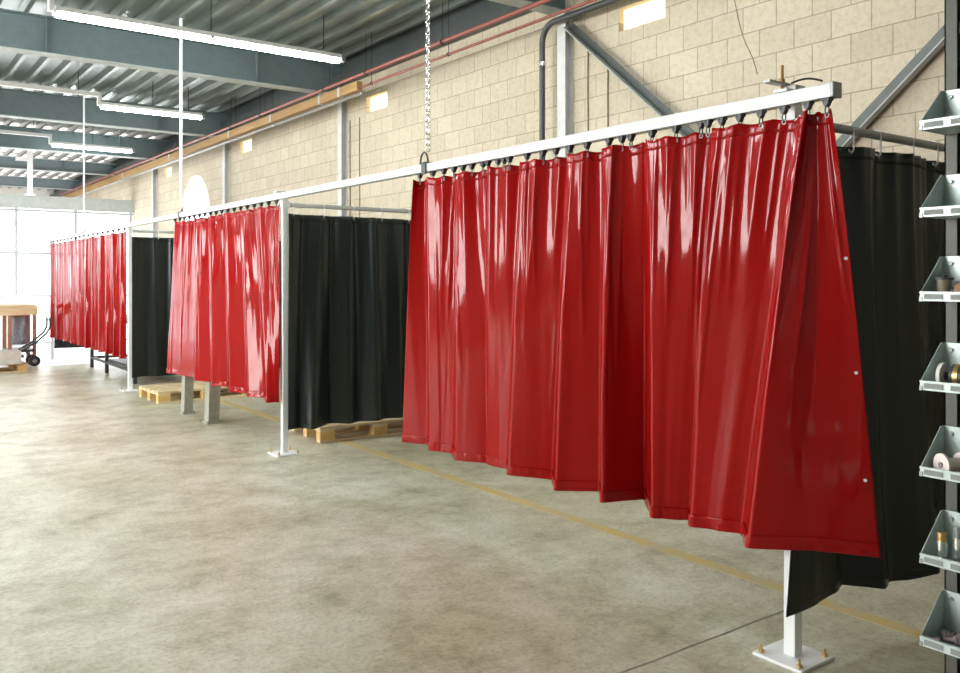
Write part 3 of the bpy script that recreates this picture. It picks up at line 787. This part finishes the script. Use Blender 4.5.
for dy in (-.15, .15):
    wh = MB().cyl((-.14, dy - .025, .09), (-.14, dy + .025, .09), .09, seg=20).obj('wheel', 'black', o, smooth=True)
    MB().cyl((-.14, dy - .03, .09), (-.14, dy + .03, .09), .035, seg=12).obj('wheel_hub', 'steel', wh, smooth=True)
    MB().tube([(-.42, dy, .22), (-.1, dy, .42), (.05, dy, .56), (.10, dy, .66), (.10, dy, .82)], .018, 8).obj('side_tube', 'dark', o, smooth=True)
MB().cyl((-.14, -.17, .09), (-.14, .17, .09), .012, seg=8).obj('axle', 'steel', o, smooth=True)
MB().b2((-.66, -.17, .16), (-.30, .17, .20), bev=.004).obj('toe_plate', 'dark', o)
MB().tube([(-.14, 0, .09), (-.28, 0, .30)], .016, 8).obj('strut', 'dark', o, smooth=True)
for (x, z) in ((-.3, .295), (-.1, .42), (.10, .78)): MB().cyl((x, -.15, z), (x, .15, z), .014, seg=8).obj('cross_bar', 'dark', o, smooth=True)
p3 = copy_tree(p1); p3.location = (1.05, 15.25, 0); p3.rotation_euler.z = math.radians(3); p3['label'] = 'wooden pallet at the far left carrying a grey box'
o = empty('parts_box', (1.98, 15.4, .145), 'grey open box standing on the far left pallet', 'box')
MB().b2((-.33, -.2, 0), (.16, .2, .012)).obj('bottom', 'cardboard', o)
for lo, hi in (((-.33, -.2, .012), (-.32, .2, .20)), ((.15, -.2, .012), (.16, .2, .20)), ((-.32, -.2, .012), (.15, -.19, .20)), ((-.32, .19, .012), (.15, .2, .20))):
    MB().b2(lo, hi).obj('side', 'cardboard', o)
o = empty('storage_cabinet', (2.30, 19.6, 0), 'pale grey cabinet, washed out in front of the bright glazing', 'cabinet')
MB().b2((0, 0, 0), (.62, .45, 1.15), bev=.006).obj('body', 'cabinet', o)
for x in (.01, .315): MB().b2((x, -.018, .04), (x + .295, 0, 1.12), bev=.004).obj('door', 'cabinet', o)

# ------------------------------------------------------------------ rack with hopper bins on the right
rx, ryk = 2.37, 1.185
o = empty('bin_rack', (rx + .135, ryk, 0), 'dark steel rack upright at the right edge carrying the galvanised bins', 'rack')
for yy in (0, -.78):
    MB().b2((0, yy - .034, .012), (.004, yy, 2.6)).b2((0, yy - .004, .012), (.034, yy, 2.6)).b2((.03, yy - .034, .012), (.034, yy, 2.6)).obj('upright', 'rack', o)
    MB().b2((-.10, yy - .06, 0), (.45, yy + .03, .012)).obj('foot', 'brace', o)
    MB().b2((.40, yy - .034, .012), (.434, yy, 2.6)).obj('upright', 'rack', o)
    MB().b2((.034, yy - .03, 2.19), (.40, yy - .006, 2.215)).obj('cross_tie', 'flange', o)
for z in (.10, 2.19): MB().b2((.008, -.78, z), (.028, -.034, z + .03)).obj('shelf_bar', 'brace', o)
def make_bin():
    b = empty('hopper_bin', (0, 0, 0), None, 'bin', 'galvanised bins on the rack')
    W, D_, H, t = .42, .13, .124, .0018
    MB().b2((0, -W, 0), (D_, 0, t)).obj('bin_floor', 'galv', b)
    bk = MB().b2((D_ - t, -W, t), (D_, 0, H)).obj('back_panel', 'galv', b)
    for y in (-t, -W): 
        MB().prism([(0, y, t), (D_ - t, y, t), (D_ - t, y, H), (D_ - .018, y, H), (0, y, .026)], (0, 0, 0), (0, t, 0)).obj('side_panel', 'galv', b)
    lip = MB().b2((-.0035, -W, 0), (-.0005, 0, .024)).b2((-.006, -W, .021), (.004, 0, .026)).obj('front_lip', 'galv', b)
    for k in range(3): MB().b2((-.0055, -.062 - k * .07, .005), (-.0035, -.012 - k * .07, .019)).obj('label_holder', 'label', lip)
    for y in (-.022, -W + .022):
        MB().cyl((D_ - t - .006, y, H - .02), (D_ - t, y, H - .02), .006, seg=6).obj('bolt', 'steel', bk)
    MB().b2((-.006, -.008, -.001), (.0, .001, .012)).obj('corner_clip', 'steel', b)
    return b
bz = [1.906, 1.667, 1.437, 1.193, .957, .718, .491]
bl = ['topmost galvanised bin on the rack, seen from below', 'empty galvanised bin, second from the top of the rack', 'galvanised bin with dark and brown rolls, third from the top',
      'galvanised bin holding a white disc and a dark roll', 'galvanised bin holding the pink-white spool', 'galvanised bin holding metal sleeves, second from the bottom',
      'lowest galvanised bin in view, holding dark small parts']
bp0 = make_bin()
for i, z in enumerate(bz):
    q = bp0 if i == 0 else copy_tree(bp0)
    q.location = (rx, ryk, z); q['label'] = bl[i]
def item(name, loc, label, cat): return empty(name, loc, label, cat)
t0 = .0022
# third bin
o = item('roll', (rx + .062, ryk - .034, bz[2] + t0), 'olive roll with dark flanges standing in the third bin from top', 'roll')
MB().cyl((0, 0, .006), (0, 0, .056), .019, seg=18).obj('core', 'olive', o, smooth=True)
MB().cyl((0, 0, 0), (0, 0, .006), .024, seg=18).cyl((0, 0, .056), (0, 0, .062), .024, seg=18).obj('flange', 'dark', o, smooth=True)
MB().cyl((0, 0, .062), (0, 0, .068), .008, seg=10).obj('hub', 'black', o, smooth=True)
o = item('plug', (rx + .05, ryk - .105, bz[2] + t0), 'brown round plug at the right end of the third bin from top', 'plug')
MB().cyl((0, -.03, .026), (0, .03, .026), .026, .022, seg=18).obj('body', 'brown', o, smooth=True)
MB().cyl((0, .03, .026), (0, .042, .026), .011, seg=12).obj('stem', 'dark', o, smooth=True)
# fourth bin
o = item('grinding_disc', (rx + .05, ryk - .038, bz[3] + t0), 'white grinding disc on edge at the left of the fourth bin', 'disc')
mb = MB(); mb.cyl((0, -.005, .036), (0, .005, .036), .036, seg=28); mb.obj('disc', 'abrasive', o, smooth=True)
MB().cyl((0, -.007, .036), (0, .007, .036), .012, seg=16).obj('bore', 'steel', o, smooth=True)
o = item('wire_roll', (rx + .06, ryk - .062, bz[3] + t0 + .003), 'black roll with brass bands lying beside the white disc', 'roll')
MB().cyl((0, -.06, .034), (0, 0, .034), .033, seg=22).obj('body', 'dark', o, smooth=True)
for y in (-.045, -.015): MB().cyl((0, y - .006, .034), (0, y + .006, .034), .0345, seg=22).obj('band', 'brass', o, smooth=True)
# fifth bin
o = item('spool', (rx + .055, ryk - .07, bz[4] + t0), 'pinkish white spool facing forward in the fifth bin', 'spool')
for x in (-.03, .03):
    mb = MB(); mb.cyl((x - .004, 0, .031), (x + .004, 0, .031), .031, seg=24); mb.obj('flange', 'pink', o, smooth=True)
MB().cyl((-.026, 0, .031), (.026, 0, .031), .018, seg=20).obj('core', 'pink', o, smooth=True)
o.rotation_euler.z = -.45; o.location.y += .012
MB().cyl((-.037, 0, .031), (-.0335, 0, .031), .008, seg=16).obj('hole', 'purplish', o, smooth=True)
o = item('sleeve', (rx + .06, ryk - .115, bz[4] + t0 + .003), 'grey-brown sleeve lying right of the pinkish spool', 'sleeve')
MB().cyl((0, -.05, .022), (0, 0, .022), .022, seg=18).obj('body', 'olive', o, smooth=True)
MB().cyl((0, -.05, .022), (0, -.04, .022), .0235, seg=18).obj('collar', 'steel', o, smooth=True)
# sixth bin
for (y, x, lab, h) in ((-.034, .05, 'brassy-topped metal sleeve standing left in the sixth bin', .08), (-.068, .07, 'taller bright metal sleeve standing right in the sixth bin', .098)):
    o = item('metal_sleeve', (rx + x, ryk + y, bz[5] + t0), lab, 'sleeve'); o['group'] = 'metal sleeves in the sixth bin'
    MB().cyl((0, 0, 0), (0, 0, h * .7), .0145, seg=18).obj('body', 'chrome', o, smooth=True)
    MB().cyl((0, 0, h * .7), (0, 0, h), .012, seg=18).obj('neck', 'brass' if h < .09 else 'steel', o, smooth=True)
    MB().cyl((0, 0, h * .12), (0, 0, h * .2), .0158, seg=18).obj('ring', 'steel', o, smooth=True)
# seventh bin: small dark parts
rr = random.Random(3); k = 0
lab = ['small dark bolt among the parts in the lowest bin', None]
mb = MB()
for j in range(46):
    x, y = rr.uniform(.02, .11), -rr.uniform(.025, .20)
    z = t0 + .012 + rr.uniform(0, .035) * (1 if y < -.07 else .35) * (x / .11)
    a, b = rr.uniform(0, 6.3), rr.uniform(-.5, .5); d = Vector((math.cos(a) * math.cos(b), math.sin(a) * math.cos(b), math.sin(b) * .5)) * .014
    c = Vector((x, y, z))
    mb.cyl(c - d, c + d, .006, seg=6); mb.cyl(c + d, c + d * 1.3, .0095, seg=6)
mb.obj('small_parts', 'purplish')
o = bpy.data.objects['small_parts']; o.location = (rx, ryk, bz[6]); tag(o, 'heap of small dark bolts in the lowest bin in view', 'bolts', kind='stuff')

# ------------------------------------------------------------------ camera, world, look
cam = bpy.data.cameras.new('camera'); co = bpy.data.objects.new('camera', cam); COL.objects.link(co)
co.location = (0, 0, CH); co.rotation_euler = (PI / 2, 0, -math.radians(36.2))
cam.sensor_fit = 'HORIZONTAL'; cam.sensor_width = 36; cam.lens = 36 * F / 960; cam.shift_y = -(336.5 - HZ) / 960
cam.clip_start = .05; cam.clip_end = 200
sc.camera = co
wd = bpy.data.worlds.new('daylight'); sc.world = wd; wd.use_nodes = True
wd.node_tree.nodes['Background'].inputs[0].default_value = (.80, .90, 1.0, 1); wd.node_tree.nodes['Background'].inputs[1].default_value = 1.5
sc.view_settings.view_transform = 'Standard'; sc.view_settings.look = 'None'
sc.view_settings.gamma = 1.0; sc.view_settings.use_curve_mapping = False
sc.view_settings.exposure = 1.15
sc.cycles.max_bounces = 10; sc.cycles.diffuse_bounces = 5; sc.cycles.sample_clamp_indirect = 8.0
